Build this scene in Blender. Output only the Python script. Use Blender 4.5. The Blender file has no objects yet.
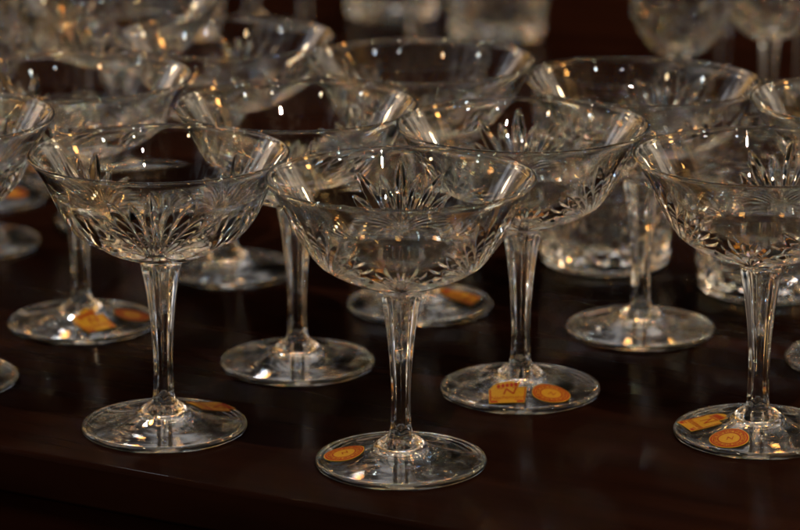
import bpy, bmesh, math, random
import numpy as np
from mathutils import Vector, Matrix

R = math.radians
S = bpy.context.scene
COL = S.collection
random.seed(7)
rng = np.random.default_rng(7)

# ------------------------------------------------------------------ camera
PITCH = R(15.1)
CAM = Vector((0.0, -1.2, 0.379))
FPX = 3200.0                      # focal length in pixels of the 800 px wide photograph
cam_d = bpy.data.cameras.new('camera')
cam = bpy.data.objects.new('camera', cam_d)
COL.objects.link(cam)
cam.location = CAM
cam.rotation_euler = (R(90) - PITCH, 0, 0)
cam_d.sensor_width = 36
cam_d.lens = 36 * FPX / 800
cam_d.clip_start = 0.05
cam_d.clip_end = 50
cam_d.dof.use_dof = True
cam_d.dof.focus_distance = 1.185
cam_d.dof.aperture_fstop = 10.5
cam_d.dof.aperture_blades = 0
S.camera = cam

# ------------------------------------------------------------------ render settings
S.view_settings.view_transform = 'Standard'
S.view_settings.look = 'None'
S.view_settings.gamma = 1
S.view_settings.exposure = 0.0
cy = S.cycles
cy.max_bounces = 28
cy.transmission_bounces = 28
cy.glossy_bounces = 10
cy.diffuse_bounces = 2
cy.transparent_max_bounces = 8
cy.caustics_reflective = False
cy.caustics_refractive = False
cy.blur_glossy = 1.0
cy.sample_clamp_direct = 0
cy.sample_clamp_indirect = 80
cy.use_denoising = True

# ------------------------------------------------------------------ world: a dim, uneven brown room
W = bpy.data.worlds.new('World')
S.world = W
W.use_nodes = True
nt = W.node_tree
nt.nodes.clear()
wo = nt.nodes.new('ShaderNodeOutputWorld')
bg = nt.nodes.new('ShaderNodeBackground')
tc = nt.nodes.new('ShaderNodeTexCoord')
nz = nt.nodes.new('ShaderNodeTexNoise')
nz.inputs['Scale'].default_value = 8.5
nz.inputs['Detail'].default_value = 1.5
nt.links.new(tc.outputs['Generated'], nz.inputs['Vector'])
mrn = nt.nodes.new('ShaderNodeMapRange')
mrn.interpolation_type = 'SMOOTHSTEP'
mrn.inputs[1].default_value = 0.46
mrn.inputs[2].default_value = 0.62
mrn.inputs[3].default_value = 0.10
mrn.inputs[4].default_value = 1.0
nt.links.new(nz.outputs['Fac'], mrn.inputs[0])
total = None
# (direction, cosine where the patch starts, cosine where it is full, colour): the room's ceiling, walls and window, plus bright patches added to brighten the glass
for d, c0, c1, col in [
        ((0, 0, 1), -1.0, 0.2, (0.010, 0.0065, 0.0045)),
        ((0.0, 0.25, 1.0), 0.66, 0.95, (0.48, 0.40, 0.32)),
        ((-0.85, -0.35, 0.55), 0.86, 0.97, (0.55, 0.6, 0.65)),
        ((0.0, 1.0, 1.08), 0.945, 0.985, (2.4, 2.4, 2.45)),
        ((0.95, 0.1, 0.35), 0.80, 0.96, (0.60, 0.36, 0.15)),
        ((-0.8, 0.8, 0.95), 0.955, 0.99, (2.2, 1.15, 0.30)),
        ((0.85, 0.7, 0.95), 0.955, 0.99, (2.0, 1.05, 0.30)),
        ((0.25, -1.0, 0.35), 0.86, 0.98, (0.45, 0.33, 0.22)),
        ((-1.0, 0.62, 0.27), 0.93, 0.985, (2.2, 2.4, 2.7)),
        ((1.0, 0.72, 0.26), 0.94, 0.985, (3.0, 2.7, 2.2)),
        ((-1.0, 1.15, 0.42), 0.95, 0.99, (3.0, 1.7, 0.5)),
        ((1.0, 0.05, 0.22), 0.95, 0.99, (3.0, 1.7, 0.5)),
        ((-1.0, -0.35, 0.15), 0.965, 0.99, (1.6, 1.5, 1.4)),
        ((-0.6, 0.75, 0.85), 0.90, 0.97, (0.9, 0.95, 1.05)),
        ((0.35, 0.75, 0.95), 0.92, 0.98, (1.0, 0.9, 0.75))]:
    vm = nt.nodes.new('ShaderNodeVectorMath')
    vm.operation = 'DOT_PRODUCT'
    vm.inputs[1].default_value = Vector(d).normalized()
    nt.links.new(tc.outputs['Generated'], vm.inputs[0])
    mr = nt.nodes.new('ShaderNodeMapRange')
    mr.interpolation_type = 'SMOOTHSTEP'
    mr.inputs[1].default_value = c0
    mr.inputs[2].default_value = c1
    nt.links.new(vm.outputs['Value'], mr.inputs[0])
    sc = nt.nodes.new('ShaderNodeVectorMath')
    sc.operation = 'SCALE'
    sc.inputs[0].default_value = col
    nt.links.new(mr.outputs[0], sc.inputs['Scale'])
    if total is None:
        total = sc.outputs[0]
    else:
        ad = nt.nodes.new('ShaderNodeVectorMath')
        nt.links.new(total, ad.inputs[0])
        nt.links.new(sc.outputs[0], ad.inputs[1])
        total = ad.outputs[0]
fin = nt.nodes.new('ShaderNodeVectorMath')
fin.operation = 'SCALE'
nt.links.new(total, fin.inputs[0])
nt.links.new(mrn.outputs[0], fin.inputs['Scale'])
warm = nt.nodes.new('ShaderNodeVectorMath')
warm.operation = 'MULTIPLY'
warm.inputs[1].default_value = (1.0, 0.945, 0.905)
nt.links.new(fin.outputs[0], warm.inputs[0])
nt.links.new(warm.outputs[0], bg.inputs['Color'])
bg.inputs['Strength'].default_value = 0.53
nt.links.new(bg.outputs[0], wo.inputs['Surface'])

# ------------------------------------------------------------------ lamps of the room and an added front fill
def area(name, loc, target, size, power, color, size_y=None):
    d = bpy.data.lights.new(name, 'AREA')
    d.shape = 'DISK'
    d.size = size
    d.energy = power
    d.color = color
    o = bpy.data.objects.new(name, d)
    COL.objects.link(o)
    o.location = loc
    o.rotation_euler = (Vector(target) - Vector(loc)).to_track_quat('-Z', 'Y').to_euler()
    return o

def bulb(name, loc, radius, power, color):
    d = bpy.data.lights.new(name, 'POINT')
    d.energy = power
    d.color = color
    d.shadow_soft_size = radius
    o = bpy.data.objects.new(name, d)
    COL.objects.link(o)
    o.location = loc
    return o

COOL = (0.86, 0.93, 1.0)
WARM = (1.0, 0.42, 0.10)
TUNG = (1.0, 0.72, 0.42)
area('window_light', (-0.7, 2.2, 2.2), (0, 0.1, 0.05), 0.10, 5.0, COOL)
area('front_fill', (0.55, -1.3, 2.05), (0, 0.1, 0.0), 0.04, 20, (1.0, 0.88, 0.72))  # fill light added high in front to brighten the stickers and table face
for k, (x, y, z, r, p, c) in enumerate([
        (-0.55, 1.7, 1.9, 0.05, 8, WARM), (0.05, 1.9, 2.2, 0.045, 7, WARM),
        (0.62, 1.6, 1.8, 0.05, 8, WARM), (1.4, 1.3, 1.3, 0.05, 8, TUNG),
        (-1.1, 1.7, 1.5, 0.05, 7, WARM), (1.6, 0.2, 0.9, 0.06, 9, WARM),
        (-1.7, 1.3, 0.9, 0.04, 5, TUNG), (1.5, 0.9, 0.8, 0.04, 5, TUNG),
        (-0.9, -1.5, 1.7, 0.05, 6, TUNG), (-1.6, -0.3, 1.2, 0.03, 4, COOL),
        (1.2, -0.6, 1.2, 0.03, 5, COOL), (0.9, -1.6, 1.9, 0.03, 5, COOL),
        (-0.3, 1.3, 2.1, 0.026, 5, COOL), (0.9, 0.6, 2.0, 0.04, 6, WARM)]):
    bulb('room_bulb', (x, y, z), r, p, c)

# ------------------------------------------------------------------ helpers
def pix(u, v, z=0.0):
    """photo pixel -> point on the horizontal plane at height z"""
    dx, dy = (u - 400) / FPX, -(v - 265) / FPX
    fw = Vector((0, math.cos(PITCH), -math.sin(PITCH)))
    up = Vector((0, math.sin(PITCH), math.cos(PITCH)))
    d = fw + up * dy + Vector((1, 0, 0)) * dx
    t = (z - CAM.z) / d.z
    return CAM + d * t

def link_mesh(name, me, mat, parent=None):
    o = bpy.data.objects.new(name, me)
    COL.objects.link(o)
    if isinstance(mat, (list, tuple)):
        for m in mat:
            me.materials.append(m)
    elif mat is not None:
        me.materials.append(mat)
    if parent is not None:
        o.parent = parent
    return o

def empty(name, loc=(0, 0, 0), rz=0.0):
    o = bpy.data.objects.new(name, None)
    COL.objects.link(o)
    o.empty_display_size = 0.02
    o.location = loc
    o.rotation_euler = (0, 0, rz)
    return o

def smooth(me):
    me.polygons.foreach_set('use_smooth', np.ones(len(me.polygons), dtype=bool))

def catmull(pts, n):
    """resample a polyline of control points evenly along a smooth curve"""
    P = np.array(pts, float)
    d = np.r_[0, np.cumsum(np.linalg.norm(np.diff(P, axis=0), axis=1) ** 0.5)]
    out = []
    for i in range(len(P) - 1):
        m = []
        for j in (i, i + 1):
            a, b = max(j - 1, 0), min(j + 1, len(P) - 1)
            m.append((P[b] - P[a]) / (d[b] - d[a]))
        h = d[i + 1] - d[i]
        for t in np.linspace(0, 1, 24, endpoint=False):
            out.append((2*t**3-3*t**2+1)*P[i] + (t**3-2*t**2+t)*h*m[0]
                       + (-2*t**3+3*t**2)*P[i+1] + (t**3-t**2)*h*m[1])
    out.append(P[-1])
    out = np.array(out)
    s = np.r_[0, np.cumsum(np.linalg.norm(np.diff(out, axis=0), axis=1))]
    q = np.linspace(0, s[-1], n)
    return np.c_[np.interp(q, s, out[:, 0]), np.interp(q, s, out[:, 1])], q

def grid_mesh(name, X, Y, Z, pole_start=False, pole_end=False):
    """rows x columns grid closed round the axis; first row to last row, outward when rows go up the outside"""
    nr, nc = X.shape
    V = np.stack([X, Y, Z], -1).reshape(-1, 3)
    i = np.arange(nr - 1)[:, None] * nc
    j = np.arange(nc)[None, :]
    j2 = (j + 1) % nc
    F = np.stack([i + j, i + j2, i + nc + j2, i + nc + j], -1).reshape(-1, 4).tolist()
    V = V.tolist()
    if pole_end:
        V.append([0.0, 0.0, float(Z[-1].mean())])
        e = len(V) - 1
        b = (nr - 1) * nc
        F += [[b + k, b + (k + 1) % nc, e] for k in range(nc)]
    if pole_start:
        V.append([0.0, 0.0, float(Z[0].mean())])
        e = len(V) - 1
        F += [[(k + 1) % nc, k, e] for k in range(nc)]
    me = bpy.data.meshes.new(name)
    me.from_pydata(V, [], F)
    me.update()
    smooth(me)
    return me

def normals2d(prof):
    t = np.gradient(prof, axis=0)
    t /= np.linalg.norm(t, axis=1)[:, None] + 1e-12
    return np.c_[t[:, 1], -t[:, 0]]          # outward (r) for a profile that climbs

MM = 0.001

# ------------------------------------------------------------------ materials
def new_mat(name):
    m = bpy.data.materials.new(name)
    m.use_nodes = True
    m.node_tree.nodes.clear()
    o = m.node_tree.nodes.new('ShaderNodeOutputMaterial')
    return m, m.node_tree, o

def crystal(name, iors=((1.532, (0.62, 0.50, 0.36)), (1.560, (0.37, 0.49, 0.63))), smudge=0.0, rough=0.0):
    m, t, out = new_mat(name)
    prev = None
    for ior, c in iors:
        g = t.nodes.new('ShaderNodeBsdfGlass')
        g.distribution = 'GGX'
        c = (*c, 1)
        g.inputs['Color'].default_value = c
        g.inputs['Roughness'].default_value = rough
        g.inputs['IOR'].default_value = ior
        if prev is None:
            prev = g.outputs[0]
        else:
            a = t.nodes.new('ShaderNodeAddShader')
            t.links.new(prev, a.inputs[0])
            t.links.new(g.outputs[0], a.inputs[1])
            prev = a.outputs[0]
    if smudge > 0:                               # a faint uneven film of dust on the surface
        d = t.nodes.new('ShaderNodeBsdfDiffuse')
        d.inputs['Color'].default_value = (0.55, 0.52, 0.48, 1)
        n = t.nodes.new('ShaderNodeTexNoise')
        n.inputs['Scale'].default_value = 70
        n.inputs['Detail'].default_value = 6
        tcn = t.nodes.new('ShaderNodeTexCoord')
        mr = t.nodes.new('ShaderNodeMapRange')
        mr.inputs[1].default_value = 0.42
        mr.inputs[2].default_value = 0.75
        mr.inputs[3].default_value = smudge * 0.35
        mr.inputs[4].default_value = smudge
        mx = t.nodes.new('ShaderNodeMixShader')
        t.links.new(tcn.outputs['Object'], n.inputs['Vector'])
        t.links.new(n.outputs['Fac'], mr.inputs[0])
        t.links.new(mr.outputs[0], mx.inputs[0])
        t.links.new(prev, mx.inputs[1])
        t.links.new(d.outputs[0], mx.inputs[2])
        prev = mx.outputs[0]
    t.links.new(prev, out.inputs['Surface'])
    return m

GLASS = crystal('crystal_glass', smudge=0.006)
FOOT_GLASS = crystal('crystal_foot_glass', smudge=0.010)
FOOT_BASE = crystal('worn_foot_underside', smudge=0.010, rough=0.045)

def wood(name, dark, light, rough, scale_along, axis_rot=0.0, bump=0.02):
    m, t, out = new_mat(name)
    tcn = t.nodes.new('ShaderNodeTexCoord')
    mp = t.nodes.new('ShaderNodeMapping')
    mp.inputs['Scale'].default_value = scale_along
    t.links.new(tcn.outputs['Object'], mp.inputs['Vector'])
    n = t.nodes.new('ShaderNodeTexNoise')
    n.inputs['Scale'].default_value = 6
    n.inputs['Detail'].default_value = 8
    n.inputs['Distortion'].default_value = 0.6
    t.links.new(mp.outputs[0], n.inputs['Vector'])
    rmp = t.nodes.new('ShaderNodeValToRGB')
    rmp.color_ramp.elements[0].position = 0.35
    rmp.color_ramp.elements[0].color = (*dark, 1)
    rmp.color_ramp.elements[1].position = 0.72
    rmp.color_ramp.elements[1].color = (*light, 1)
    t.links.new(n.outputs['Fac'], rmp.inputs['Fac'])
    p = t.nodes.new('ShaderNodeBsdfPrincipled')
    t.links.new(rmp.outputs[0], p.inputs['Base Color'])
    p.inputs['Specular IOR Level'].default_value = 0.016
    p.inputs['Specular Tint'].default_value = (1.0, 0.78, 0.62, 1)
    n2 = t.nodes.new('ShaderNodeTexNoise')
    n2.inputs['Scale'].default_value = 14
    n2.inputs['Detail'].default_value = 5
    t.links.new(tcn.outputs['Object'], n2.inputs['Vector'])
    mr = t.nodes.new('ShaderNodeMapRange')
    mr.inputs[3].default_value = rough * 0.75
    mr.inputs[4].default_value = rough * 1.3
    t.links.new(n2.outputs['Fac'], mr.inputs[0])
    t.links.new(mr.outputs[0], p.inputs['Roughness'])
    b = t.nodes.new('ShaderNodeBump')
    b.inputs['Strength'].default_value = bump
    b.inputs['Distance'].default_value = 0.001
    t.links.new(n.outputs['Fac'], b.inputs['Height'])
    t.links.new(b.outputs[0], p.inputs['Normal'])
    t.links.new(p.outputs[0], out.inputs['Surface'])
    return m

TOPWOOD = wood('mahogany_top', (0.013, 0.0044, 0.0024), (0.027, 0.0085, 0.0041), 0.13, (1.0, 9.0, 9.0))
SIDEWOOD = wood('mahogany_side', (0.022, 0.0062, 0.003), (0.062, 0.016, 0.007), 0.38, (1.0, 9.0, 9.0), bump=0.06)

def paper(name, col, rough=0.45):
    m, t, out = new_mat(name)
    p = t.nodes.new('ShaderNodeBsdfPrincipled')
    n = t.nodes.new('ShaderNodeTexNoise')
    n.inputs['Scale'].default_value = 900
    tcn = t.nodes.new('ShaderNodeTexCoord')
    t.links.new(tcn.outputs['Object'], n.inputs['Vector'])
    mx = t.nodes.new('ShaderNodeMix')
    mx.data_type = 'RGBA'
    mx.inputs[6].default_value = (col[0]*0.75, col[1]*0.72, col[2]*0.7, 1)
    mx.inputs[7].default_value = (*col, 1)
    t.links.new(n.outputs['Fac'], mx.inputs[0])
    t.links.new(mx.outputs[2], p.inputs['Base Color'])
    p.inputs['Roughness'].default_value = rough
    p.inputs['Specular IOR Level'].default_value = 0.15
    t.links.new(p.outputs[0], out.inputs['Surface'])
    return m

GOLD = paper('gold_foil', (0.84, 0.42, 0.025), 0.5)
RED = paper('red_print', (0.55, 0.035, 0.008), 0.5)
SCRAP = paper('torn_paper', (0.55, 0.42, 0.33), 0.7)
GREEN = paper('green_print', (0.10, 0.32, 0.05), 0.6)
WHITE = paper('white_print', (0.7, 0.72, 0.66), 0.6)

# ------------------------------------------------------------------ the table
e0, e1 = pix(0, 447), pix(400, 520)
edge = (e1 - e0).normalized()
yaw = math.atan2(edge.y, edge.x)
mid = (e0 + e1) / 2

def slab(name, x0, x1, y0, y1, z0, z1, bev, seg):
    bm = bmesh.new()
    bmesh.ops.create_cube(bm, size=1)
    for v in bm.verts:
        v.co = Vector((x0 if v.co.x < 0 else x1, y0 if v.co.y < 0 else y1, z0 if v.co.z < 0 else z1))
    if bev:
        bmesh.ops.bevel(bm, geom=bm.edges[:], offset=bev, segments=seg, profile=0.5, affect='EDGES')
    me = bpy.data.meshes.new(name)
    bm.to_mesh(me)
    bm.free()
    return me

table = empty('wooden_table', (mid.x, mid.y, 0), yaw)
table['label'] = 'dark brown polished wooden table with a rounded edge that carries all the glasses'
table['category'] = 'table'
tt = link_mesh('tabletop', slab('tabletop', -1.6, 1.6, 0.0, 2.9, -0.0185, 0.0, 0.0022, 4), TOPWOOD, table)
smooth(tt.data)
ap = link_mesh('apron', slab('apron', -1.56, 1.56, 0.010, 2.86, -0.16, -0.0187, 0.001, 2), SIDEWOOD, table)

# ------------------------------------------------------------------ cut patterns
def cut_depth(U, Vv, cuts):
    """U, Vv in mm on the unrolled wall; cuts = (u0, v0, u1, v1, half width, depth, swell)"""
    D = np.zeros_like(U)
    for (u0, v0, u1, v1, w, d, swell) in cuts:
        L = math.hypot(u1 - u0, v1 - v0)
        tx, ty = (u1 - u0) / L, (v1 - v0) / L
        a = (U - u0) * tx + (Vv - v0) * ty
        b = -(U - u0) * ty + (Vv - v0) * tx
        t = np.clip(a / L, 0, 1)
        prof = np.where((a > 0) & (a < L), np.sin(np.pi * t ** swell) ** 0.75, 0)
        ww = w * prof + 1e-6
        g = np.clip(1 - np.abs(b) / ww, 0, 1)
        D = np.maximum(D, d * prof * np.minimum(g, 0.93))
    return D

# coupe profiles, millimetres (r, z)
BOWL_OUT = [(8.9, 67.6), (9.9, 68.1), (13.5, 69.1), (17.3, 70.3), (23.3, 73.0), (27.8, 75.6), (32.0, 78.9), (35.7, 83.5),
            (38.9, 89.5), (41.4, 95.0), (44.2, 100.4), (47.2, 105.6), (49.2, 108.5)]
BOWL_IN = [(48.1, 108.5), (46.0, 105.5), (42.4, 100.2), (38.9, 94.8), (35.4, 89.8), (31.8, 85.2), (27.8, 81.3), (23.2, 78.2),
           (16.5, 75.8), (8.0, 74.6), (2.0, 74.4)]
STEM = [(4.6, 12.0), (4.25, 13.5), (4.0, 16.5), (3.85, 22.0), (3.95, 30.0), (4.35, 38.5), (5.0, 46.0), (5.9, 53.5), (6.9, 60.0),
        (7.8, 64.3), (8.6, 67.0), (8.9, 67.6)]
FOOT_TOP = [(31.8, 1.45), (31.45, 2.3), (30.6, 2.85), (27.0, 3.5), (22.0, 4.3), (17.0, 5.4), (12.6, 6.6), (10.4, 7.3), (9.2, 8.1),
            (7.8, 9.3), (6.1, 10.4), (5.0, 11.3), (4.6, 12.0)]
FOOT_BOT = [(1.5, 5.1), (6.0, 5.0), (12.0, 4.3), (17.0, 3.35), (22.0, 2.3), (27.0, 1.2), (29.4, 0.6), (30.4, 0.12), (31.0, 0.14), (31.55, 0.65), (31.8, 1.45)]

def coupe_bowl():
    nc, nr = 600, 150
    prof, s = catmull(BOWL_OUT, nr)
    N = normals2d(prof)
    th = np.linspace(0, 2 * np.pi, nc, endpoint=False)
    TH, Sg = np.meshgrid(th, s)
    r = prof[:, 0][:, None] * np.ones_like(TH)
    D = np.zeros_like(TH)
    s_of = lambda z: np.interp(z, prof[:, 1], s)
    nf = 3
    for k in range(nf):
        c = 2 * np.pi * k / nf
        dth = (TH - c + np.pi) % (2 * np.pi) - np.pi
        # the great fan: apex low on the wall, leaves spraying upwards
        s0 = s_of(75.0)
        ra = 32.0
        U = dth * (0.45 * ra + 0.55 * r)
        cuts = []
        for a in range(-8, 9):
            ang = a * R(12.5)
            L = 36.0 - 0.36 * a * a if a % 2 == 0 else 31.0 - 0.28 * a * a
            st = 3.2
            cuts.append((math.sin(ang) * st, s0 + math.cos(ang) * st, math.sin(ang) * L, s0 + math.cos(ang) * L, 2.4, 2.3, 1.35))
        # small leaves pointing down from the same apex
        for a in range(-1, 2):
            ang = a * R(38)
            cuts.append((math.sin(ang) * 1.5, s0 - math.cos(ang) * 1.0, math.sin(ang) * 7.0, s0 - math.cos(ang) * 6.0, 1.9, 1.3, 1.0))
        D = np.maximum(D, np.where(np.abs(dth) < 1.5, cut_depth(U, Sg, cuts), 0))
        # low spray under the plain panel
        dth2 = (TH - c - np.pi / nf + np.pi) % (2 * np.pi) - np.pi
        s1 = s_of(71.0)
        U2 = dth2 * (0.4 * 26 + 0.6 * r)
        cuts = []
        for a in range(-4, 5):
            ang = a * R(18)
            L = 16.0 + (2.0 if a % 2 else 0)
            cuts.append((math.sin(ang) * 1.5, s1 + math.cos(ang) * 1.5, math.sin(ang) * L, s1 + math.cos(ang) * L, 2.3, 1.6, 1.2))
        D = np.maximum(D, np.where(np.abs(dth2) < 1.1, cut_depth(U2, Sg, cuts), 0))
    cap = np.interp(prof[:, 1], [67.0, 72.0, 85.0, 95.0, 102.0, 106.0], [0.9, 2.4, 2.6, 2.1, 1.35, 0.5])[:, None]
    D = np.minimum(D, cap)
    Xo = (r - D * N[:, 0][:, None]) * MM
    Zo = (prof[:, 1][:, None] - D * N[:, 1][:, None]) * MM
    # rounded lip and the smooth inside
    lip = np.array([(49.15, 108.75), (48.95, 109.0), (48.65, 109.1), (48.35, 109.0), (48.15, 108.75)])
    pin, _ = catmull(BOWL_IN, 46)
    ins = np.r_[lip, pin]
    RI = np.r_[Xo, ins[:, 0][:, None] * MM * np.ones((1, nc))]
    ZI = np.r_[Zo, ins[:, 1][:, None] * MM * np.ones((1, nc))]
    T = np.ones((RI.shape[0], 1)) * th[None, :]
    me = grid_mesh('coupe_bowl', RI * np.cos(T), RI * np.sin(T), ZI, pole_end=True)
    return me

def coupe_stem(prof_pts=STEM, sides=6, fade0=12.5, fade1=67.2, nr=90):
    nc = 120
    prof, s = catmull(prof_pts, nr)
    th = np.linspace(0, 2 * np.pi, nc, endpoint=False)
    TH, Z = np.meshgrid(th, prof[:, 1])
    r = prof[:, 0][:, None] * np.ones_like(TH)
    w = 2 * np.pi / sides
    loc = (TH % w) - w / 2
    poly = math.cos(w / 2) / np.cos(loc) * 1.085
    # fluted facets, slightly hollow
    poly -= 0.035 * np.cos(loc / (w / 2) * np.pi / 2) ** 2
    up = np.clip((Z - fade0) / 2.5, 0, 1)
    # the facet's top end is an arch, as a wheel leaves it
    top = fade1 - 1.6 * (loc / (w / 2)) ** 2
    dn = np.clip((top - Z) / 0.9, 0, 1)
    f = up * up * (3 - 2 * up) * dn * dn * (3 - 2 * dn)
    r = r * (1 + (poly - 1) * f) * MM
    return grid_mesh('coupe_stem', r * np.cos(TH), r * np.sin(TH), Z * MM)

def foot_mesh(top=FOOT_TOP, bot=FOOT_BOT):
    nc = 144
    a, _ = catmull(bot, 36)
    b, _ = catmull(top, 70)
    p = np.r_[a, b[1:]]
    th = np.linspace(0, 2 * np.pi, nc, endpoint=False)
    r = p[:, 0][:, None] * MM * np.ones((1, nc))
    z = p[:, 1][:, None] * MM * np.ones((1, nc))
    T = np.ones((len(p), 1)) * th[None, :]
    return grid_mesh('coupe_foot', r * np.cos(T), r * np.sin(T), z, pole_start=True)

_ft, _ = catmull(FOOT_TOP, 200)
_ord = np.argsort(_ft[:, 0])
def foot_z(r):
    return float(np.interp(r, _ft[_ord, 0], _ft[_ord, 1]))

BOWL_ME, STEM_ME, FOOT_ME = coupe_bowl(), coupe_stem(), foot_mesh()
FOOT_ME.materials.append(FOOT_GLASS)
FOOT_ME.materials.append(FOOT_BASE)
for f in FOOT_ME.polygons:
    if f.normal.z < -0.5:
        f.material_index = 1
for me, mt in ((BOWL_ME, GLASS), (STEM_ME, GLASS)):
    me.materials.append(mt)

# ------------------------------------------------------------------ stickers on the feet
def drape(verts2d, off, ang, lift):
    """sticker plane (mm) -> foot surface; off in mm from the foot's axis, lift above the glass in mm"""
    out = []
    c, s = math.cos(ang), math.sin(ang)
    for (x, y) in verts2d:
        X, Y = off[0] + c * x - s * y, off[1] + s * x + c * y
        out.append((X * MM, Y * MM, (foot_z(math.hypot(X, Y)) + lift) * MM))
    return out

def fill2d(poly, step=0.9):
    """triangulated interior of a 2-D outline with enough points to bend over the foot"""
    bm = bmesh.new()
    vs = [bm.verts.new((x, y, 0)) for x, y in poly]
    bm.faces.new(vs)
    bmesh.ops.triangulate(bm, faces=bm.faces[:])
    for _ in range(6):
        es = [e for e in bm.edges if e.calc_length() > step * 2.2]
        if not es:
            break
        bmesh.ops.subdivide_edges(bm, edges=es, cuts=1)
        bmesh.ops.triangulate(bm, faces=[f for f in bm.faces if len(f.verts) > 3])
    return bm

def draped_mesh(name, bm, off, ang, lift, thick=0.0):
    co = drape([(v.co.x, v.co.y) for v in bm.verts], off, ang, lift + thick)
    lo = drape([(v.co.x, v.co.y) for v in bm.verts], off, ang, lift)
    bm.verts.ensure_lookup_table()
    for v, c in zip(bm.verts, co):
        v.co = c
    for f in bm.faces:
        f.normal_update()
        if f.normal.z < 0:
            f.normal_flip()
    if thick > 0:
        ext = bmesh.ops.extrude_face_region(bm, geom=bm.faces[:])
        # original faces become the underside
        new = [g for g in ext['geom'] if isinstance(g, bmesh.types.BMVert)]
        newset = set(new)
        old = [v for v in bm.verts if v not in newset]
        for v, l in zip(old, lo):
            v.co = l
        bmesh.ops.recalc_face_normals(bm, faces=bm.faces[:])
    me = bpy.data.meshes.new(name)
    bm.to_mesh(me)
    bm.free()
    return me

def text_bm(txt, size, cx=0.0, cy=0.0, shear=0.0, sx=1.0):
    cu = bpy.data.curves.new('t', 'FONT')
    cu.body = txt
    cu.size = size
    cu.align_x = 'CENTER'
    cu.align_y = 'CENTER'
    cu.shear = shear
    cu.resolution_u = 3
    o = bpy.data.objects.new('t', cu)
    COL.objects.link(o)
    dg = bpy.context.evaluated_depsgraph_get()
    dg.update()
    me = bpy.data.meshes.new_from_object(o.evaluated_get(dg))
    bm = bmesh.new()
    bm.from_mesh(me)
    for v in bm.verts:
        v.co = Vector((v.co.x * sx + cx, v.co.y + cy, 0))
    bpy.data.objects.remove(o)
    bpy.data.curves.remove(cu)
    bpy.data.meshes.remove(me)
    return bm

def join_bm(dst, src):
    m = {}
    for v in src.verts:
        m[v] = dst.verts.new(v.co)
    for f in src.faces:
        try:
            dst.faces.new([m[v] for v in f.verts])
        except ValueError:
            pass
    src.free()

def quad(bm, pts):
    bm.faces.new([bm.verts.new((x, y, 0)) for x, y in pts])

def ring(bm, r0, r1, n=40, a0=0.0, a1=2 * math.pi):
    for k in range(n):
        a, b = a0 + (a1 - a0) * k / n, a0 + (a1 - a0) * (k + 1) / n
        quad(bm, [(r0*math.cos(a), r0*math.sin(a)), (r1*math.cos(a), r1*math.sin(a)),
                  (r1*math.cos(b), r1*math.sin(b)), (r0*math.cos(b), r0*math.sin(b))])

def crown_sticker(parent, off, ang, lift=0.10):
    # a square-ish gold label with a crown of five points on its upper edge
    out = [(-7.5, -7.0), (6.3, -7.0), (7.6, 5.0), (4.3, 5.0), (5.0, 8.6), (3.2, 7.4), (2.5, 9.2), (1.0, 7.6), (0.0, 9.5), (-1.0, 7.6),
           (-2.5, 9.2), (-3.2, 7.4), (-5.0, 8.6), (-4.3, 5.0), (-7.3, 5.0)]
    me = draped_mesh('crown_sticker', fill2d(out), off, ang, lift, 0.12)
    o = link_mesh('crown_sticker', me, GOLD, parent)
    bm = bmesh.new()
    for x in (-3.4, -1.7, 0.0, 1.7, 3.4):
        quad(bm, [(x - 0.55, 5.4), (x + 0.55, 5.4), (x + 0.75, 7.2), (x, 8.3), (x - 0.75, 7.2)])
    quad(bm, [(-4.0, 4.6), (4.0, 4.6), (4.0, 5.1), (-4.0, 5.1)])
    join_bm(bm, text_bm('N', 6.6, 0.3, 1.9, 0.25, 1.05))
    join_bm(bm, text_bm('Nachtmann', 3.7, -0.4, -2.6, 0.2, 0.78))
    quad(bm, [(-6.9, -6.6), (6.0, -6.6), (6.1, -5.3), (-6.9, -5.3)])
    quad(bm, [(-7.1, -5.2), (-6.6, -5.2), (-6.5, 4.6), (-7.0, 4.6)])
    quad(bm, [(6.0, -5.2), (6.35, -5.2), (7.2, 4.6), (6.8, 4.6)])
    quad(bm, [(-6.4, -4.9), (5.4, -4.9), (5.5, -4.5), (-6.4, -4.5)])
    me = draped_mesh('lettering', bm, off, ang, lift + 0.2)
    link_mesh('lettering', me, RED, o)
    return o

def seal_sticker(parent, off, ang, lift=0.10, mark='24'):
    out = [(7.5 * math.cos(a), 7.5 * math.sin(a)) for a in np.linspace(0, 2 * np.pi, 40, endpoint=False)]
    me = draped_mesh('round_sticker', fill2d(out), off, ang, lift, 0.12)
    o = link_mesh('round_sticker', me, GOLD, parent)
    bm = bmesh.new()
    ring(bm, 6.5, 7.1)
    ring(bm, 4.0, 4.5)
    n = 26                                   # the unreadable red characters that run round the rim
    for k in range(n):
        a = 2 * math.pi * k / n
        w = 0.07 + 0.03 * ((k * 7) % 3)
        for (q0, q1, r0, r1) in ((-w, -w + 0.05, 4.7, 6.3), (w - 0.05, w, 4.7, 6.3), (-w, w, 5.3 + 0.3 * (k % 3), 5.7 + 0.3 * (k % 3))):
            quad(bm, [(r0*math.cos(a+q0), r0*math.sin(a+q0)), (r1*math.cos(a+q0), r1*math.sin(a+q0)),
                      (r1*math.cos(a+q1), r1*math.sin(a+q1)), (r0*math.cos(a+q1), r0*math.sin(a+q1))])
    join_bm(bm, text_bm('N', 3.6, 0, 0, 0.3, 1.0))
    me = draped_mesh('lettering', bm, off, ang, lift + 0.2)
    link_mesh('lettering', me, RED, o)
    return o

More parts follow.
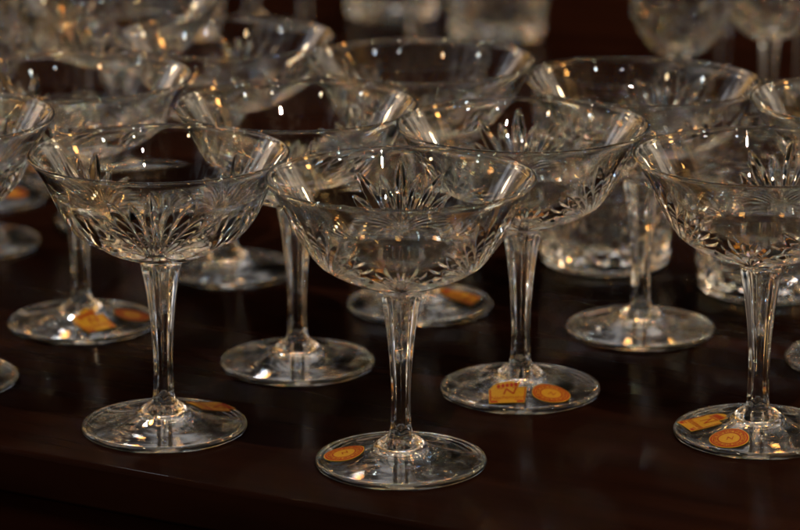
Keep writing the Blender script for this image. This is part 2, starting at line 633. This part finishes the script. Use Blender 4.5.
def scrap_sticker(parent, off, ang):
    out = [(-6.5, -1.2), (-4.0, -2.0), (-1.0, -1.4), (2.5, -2.2), (6.0, -1.0), (7.0, 0.8), (4.0, 1.8), (0.5, 1.5), (-3.0, 2.0), (-6.0, 1.1)]
    return link_mesh('torn_sticker', draped_mesh('torn_sticker', fill2d(out), off, ang, 0.1, 0.12), SCRAP, parent)

# ------------------------------------------------------------------ the champagne coupes
# (u, v of the foot's centre in the photo, turn of the cut pattern in degrees, label)
FAN = 90.0        # a fan stands at local +x; turned to face away from the camera
COUPES = [
    ('centre', 401, 459.5, 90, 'nearest crystal coupe at front centre, round seal alone at the left of its foot'),
    ('left', 164.5, 424.5, -90, 'crystal coupe nearest the table edge, dull sticker at the back right of its foot'),
    ('third', 520, 387.5, 90, 'crystal coupe with bright upright crown label and round seal side by side on its foot'),
    ('right', 757, 430.5, 70, 'crystal coupe at front right, tilted crown label and round seal left on its foot'),
    ('second', 297.5, 361, 40, 'crystal coupe with no gold seal, its stem between the two nearest coupes'),
    ('farleft', 82, 321, 20, 'crystal coupe behind the front left one, crown label turned sideways on its foot'),
    ('gright', 640, 327.5, -50, 'crystal coupe without gold seal standing in front of the cut tumbler at right'),
    ('behind', 420, 303.5, 15, 'blurred coupe right behind the nearest one, orange sticker on its partly hidden foot'),
    ('iback', 228, 268, 75, 'blurred coupe whose plain foot shows between two nearer stems left of centre'),
    ('kright', 863, 358, 100, 'crystal coupe cut off by the right frame, only its left part showing'),
    ('jleft', -61, 377.5, 30, 'crystal coupe cut off by the left frame with its bowl in focus'),
    ('jfour', 122, 217.5, 10, 'far blurred crystal coupe at upper left, rows behind the front left coupe'),
]
roots = {}
proto = None
for key, u, v, turn, label in COUPES:
    p = pix(u, v, 0.0015)
    if proto is None:
        root = empty('champagne_coupe', (p.x, p.y, 0.0), R(turn))
        for nm, me in (('bowl', BOWL_ME), ('stem', STEM_ME), ('foot', FOOT_ME)):
            link_mesh(nm, me, None, root)
        proto = root
        kids = list(root.children)
    else:
        root = proto.copy()
        COL.objects.link(root)
        root.location = (p.x, p.y, 0.0)
        root.rotation_euler = (0, 0, R(turn))
        for ch in kids:
            c = ch.copy()
            COL.objects.link(c)
            c.parent = root
    q = 1.0 if key == 'centre' else 1.0 + random.uniform(-0.006, 0.006)
    root.scale = (q, q, q * (1.0 + (0 if key == 'centre' else random.uniform(-0.006, 0.006))))
    root['label'] = label
    root['category'] = 'champagne coupe'
    root['group'] = 'cut crystal champagne coupes on the table'
    roots[key] = (root, turn)

def on_foot(key, fn, dx, dy, ang, **kw):
    """sticker at (dx, dy) mm from the foot's axis in table directions, turned by ang degrees as seen from the camera"""
    root, turn = roots[key]
    t = R(-turn)
    off = (dx * math.cos(t) - dy * math.sin(t), dx * math.sin(t) + dy * math.cos(t))
    return fn(root, off, R(ang - turn), **kw)

on_foot('third', crown_sticker, -5.5, -19.5, 0)
on_foot('third', seal_sticker, 11.5, -18.0, -8)
on_foot('right', crown_sticker, -21.0, 0.5, -72)
on_foot('right', seal_sticker, -12.5, -18.5, 0)
on_foot('centre', seal_sticker, -21.0, -2.0, 30)
on_foot('centre', scrap_sticker, -10.5, 14.0, 8)
on_foot('left', crown_sticker, 17.0, 14.0, -60)
on_foot('farleft', crown_sticker, 7.0, -16.0, 40)
on_foot('farleft', seal_sticker, 21.5, -1.0, 0)
on_foot('behind', crown_sticker, 18.0, -2.0, 70)
on_foot('gright', scrap_sticker, -17.0, 14.0, 35)
on_foot('second', scrap_sticker, 19.0, 15.0, -30)

# ------------------------------------------------------------------ cut tumblers
def tumbler_mesh():
    nc, nr = 420, 170
    out = [(25.5, 0.4), (27.6, 1.0), (28.9, 2.6), (29.5, 5.0), (30.4, 15), (31.6, 30), (33.0, 48), (34.5, 66), (35.6, 80), (36.1, 87.2)]
    prof, s = catmull(out, nr)
    N = normals2d(prof)
    th = np.linspace(0, 2 * np.pi, nc, endpoint=False)
    TH, Sg = np.meshgrid(th, s)
    n = 14
    p = 2 * np.pi / n
    sv = 15.0
    win = np.clip((Sg - 7.5) / 2.5, 0, 1) * np.clip((58 - Sg) / 3.0, 0, 1)
    a = TH / p + Sg / sv
    b = TH / p - Sg / sv
    g = lambda q: np.clip(1 - np.abs((q % 1) - 0.5) * 2 / 0.9, 0, 1)
    D = 2.0 * np.maximum(g(a), g(b)) * win
    tall = np.clip((Sg - 60) / 1.5, 0, 1) * np.clip((78 - Sg) / 12, 0, 1)
    D = np.maximum(D, 0.9 * g(TH / p * 2) * tall)
    Rr = (prof[:, 0][:, None] - D * N[:, 0][:, None]) * MM
    Zz = (prof[:, 1][:, None] - D * N[:, 1][:, None]) * MM
    ins = [(36.0, 87.7), (35.6, 88.0), (35.0, 88.0), (34.6, 87.6), (34.2, 86.5)]
    pin, _ = catmull([(34.0, 85.5), (32.4, 66), (30.2, 48), (28.0, 30), (26.4, 17), (24.5, 13.0), (18.0, 11.6), (8, 11.2), (2, 11.2)], 50)
    ins = np.r_[np.array(ins), pin]
    RI = np.r_[Rr, ins[:, 0][:, None] * MM * np.ones((1, nc))]
    ZI = np.r_[Zz, ins[:, 1][:, None] * MM * np.ones((1, nc))]
    T = np.ones((RI.shape[0], 1)) * th[None, :]
    return grid_mesh('tumbler', RI * np.cos(T), RI * np.sin(T), ZI, pole_start=True, pole_end=True)

TUMBLER_ME = tumbler_mesh()
TUMBLER_ME.materials.append(GLASS)
TUMBLERS = [
    (605, 262.5, 5, 'diamond cut tumbler whose whole base shows between two coupe stems at right'),
    (764, 290, 20, 'diamond cut crystal tumbler standing behind the stem of the front right coupe'),
    (412, 246, 33, 'blurred cut tumbler behind the centre coupes, its small rim inside a coupe rim'),
    (170, 72, 22, 'far cut glass tumbler at the upper left, half hidden by coupe rims'),
    (50, 62, 8, 'far cut glass tumbler near the upper left corner of the frame'),
    (392, 16, 31, 'far cut glass tumbler at the top edge, left of centre, only its base in view'),
    (497, 38, 12, 'far cut glass tumbler at the top centre of the frame, strongly blurred'),
]
for u, v, turn, label in TUMBLERS:
    p = pix(u, v)
    o = link_mesh('crystal_tumbler', TUMBLER_ME, None)
    o.location = (p.x, p.y, 0)
    o.rotation_euler = (0, 0, R(turn))
    o['label'] = label
    o['category'] = 'tumbler'
    o['group'] = 'cut crystal tumblers among the coupes'

# ------------------------------------------------------------------ stemmed wine goblets at the back
def goblet_bowl_mesh():
    nc, nr = 360, 120
    out = [(5.2, 60.0), (8.5, 61.0), (14.0, 64.2), (19.5, 70.0), (23.6, 78.0), (26.0, 88.0), (27.2, 99.0), (27.6, 110.0), (27.2, 120.0)]
    prof, s = catmull(out, nr)
    N = normals2d(prof)
    th = np.linspace(0, 2 * np.pi, nc, endpoint=False)
    TH, Sg = np.meshgrid(th, s)
    r = prof[:, 0][:, None] * np.ones_like(TH)
    D = np.zeros_like(TH)
    g = lambda q: np.clip(1 - np.abs((q % 1) - 0.5) * 2 / 0.92, 0, 1)
    ga, gb = g(TH * 11 / (2 * np.pi) + Sg / 14.0), g(TH * 11 / (2 * np.pi) - Sg / 14.0)
    win = np.clip((Sg - 13) / 3, 0, 1) * np.clip((52 - Sg) / 4, 0, 1)
    D = np.maximum(D, 1.15 * np.maximum(ga, gb) * win)
    fl = np.abs(((TH * 18 / (2 * np.pi)) % 1) - 0.5) * 2
    t = np.clip((Sg - 2) / 14, 0, 1)
    D = np.maximum(D, 0.9 * np.sin(np.pi * t) ** 0.7 * np.clip(1 - fl * 1.1, 0, 1))
    Rr = (r - D * N[:, 0][:, None]) * MM
    Zz = (prof[:, 1][:, None] - D * N[:, 1][:, None]) * MM
    ins = [(27.1, 120.4), (26.7, 120.7), (26.2, 120.7), (25.9, 120.3)]
    pin, _ = catmull([(25.9, 119.5), (26.0, 110), (25.2, 99), (23.4, 88), (20.6, 79), (16.5, 72), (11.0, 67), (5.0, 65), (1.5, 64.8)], 40)
    ins = np.r_[np.array(ins), pin]
    RI = np.r_[Rr, ins[:, 0][:, None] * MM * np.ones((1, nc))]
    ZI = np.r_[Zz, ins[:, 1][:, None] * MM * np.ones((1, nc))]
    T = np.ones((RI.shape[0], 1)) * th[None, :]
    return grid_mesh('goblet_bowl', RI * np.cos(T), RI * np.sin(T), ZI, pole_end=True)

GB_ME = goblet_bowl_mesh()
GS_ME = coupe_stem([(4.6, 12.0), (4.1, 14.0), (3.9, 20.0), (3.9, 35.0), (4.1, 48.0), (4.5, 55.0), (5.2, 60.0)], 6, 12.5, 57.5, 60)
for me in (GB_ME, GS_ME):
    me.materials.append(GLASS)
GOBLETS = [
    (676, 171, 10, 'blurred wine goblet with a sparkling cut bowl, left one of the pair at upper right'),
    (766, 152, 0, 'blurred wine goblet with an amber lit bowl, right one of the pair at upper right'),
    (-28, 245, 25, 'wine goblet at the left frame edge whose bright foot edge has no gold seal'),
    (-16, 198, 0, 'wine goblet at the left frame edge with an orange seal on its foot'),
    (85, 176, 15, 'far wine goblet at upper left, orange sticker on its foot, half hidden by coupes'),
    (252, 30, 5, 'far wine goblet at the top of the frame, left one of two blurred stems'),
    (305, 60, 20, 'far wine goblet at the top of the frame, right one of two blurred stems'),
    (722, 100, 33, 'blurred wine goblet standing between and behind the pair of goblets at upper right'),
    (800, 120, 40, 'blurred wine goblet at the upper right corner, partly cut off by the frame'),
    (415, 60, 12, 'far wine goblet at top centre, its stem seen through a coupe rim'),
]
gob = {}
gproto = None
for u, v, turn, label in GOBLETS:
    p = pix(u, v)
    if gproto is None:
        root = gproto = empty('wine_goblet', (p.x, p.y, 0), R(turn))
        for nm, me in (('bowl', GB_ME), ('stem', GS_ME), ('foot', FOOT_ME)):
            link_mesh(nm, me, None, root)
        gkids = list(root.children)
    else:
        root = gproto.copy()
        COL.objects.link(root)
        root.location = (p.x, p.y, 0)
        root.rotation_euler = (0, 0, R(turn))
        for ch in gkids:
            c = ch.copy()
            COL.objects.link(c)
            c.parent = root
    root['label'] = label
    root['category'] = 'wine goblet'
    root['group'] = 'cut crystal wine goblets at the back'
    roots[(u, v)] = (root, turn)
on_foot((-16, 198), seal_sticker, 15.0, -9.0, 20)
on_foot((85, 176), crown_sticker, -20.0, 3.0, 40)
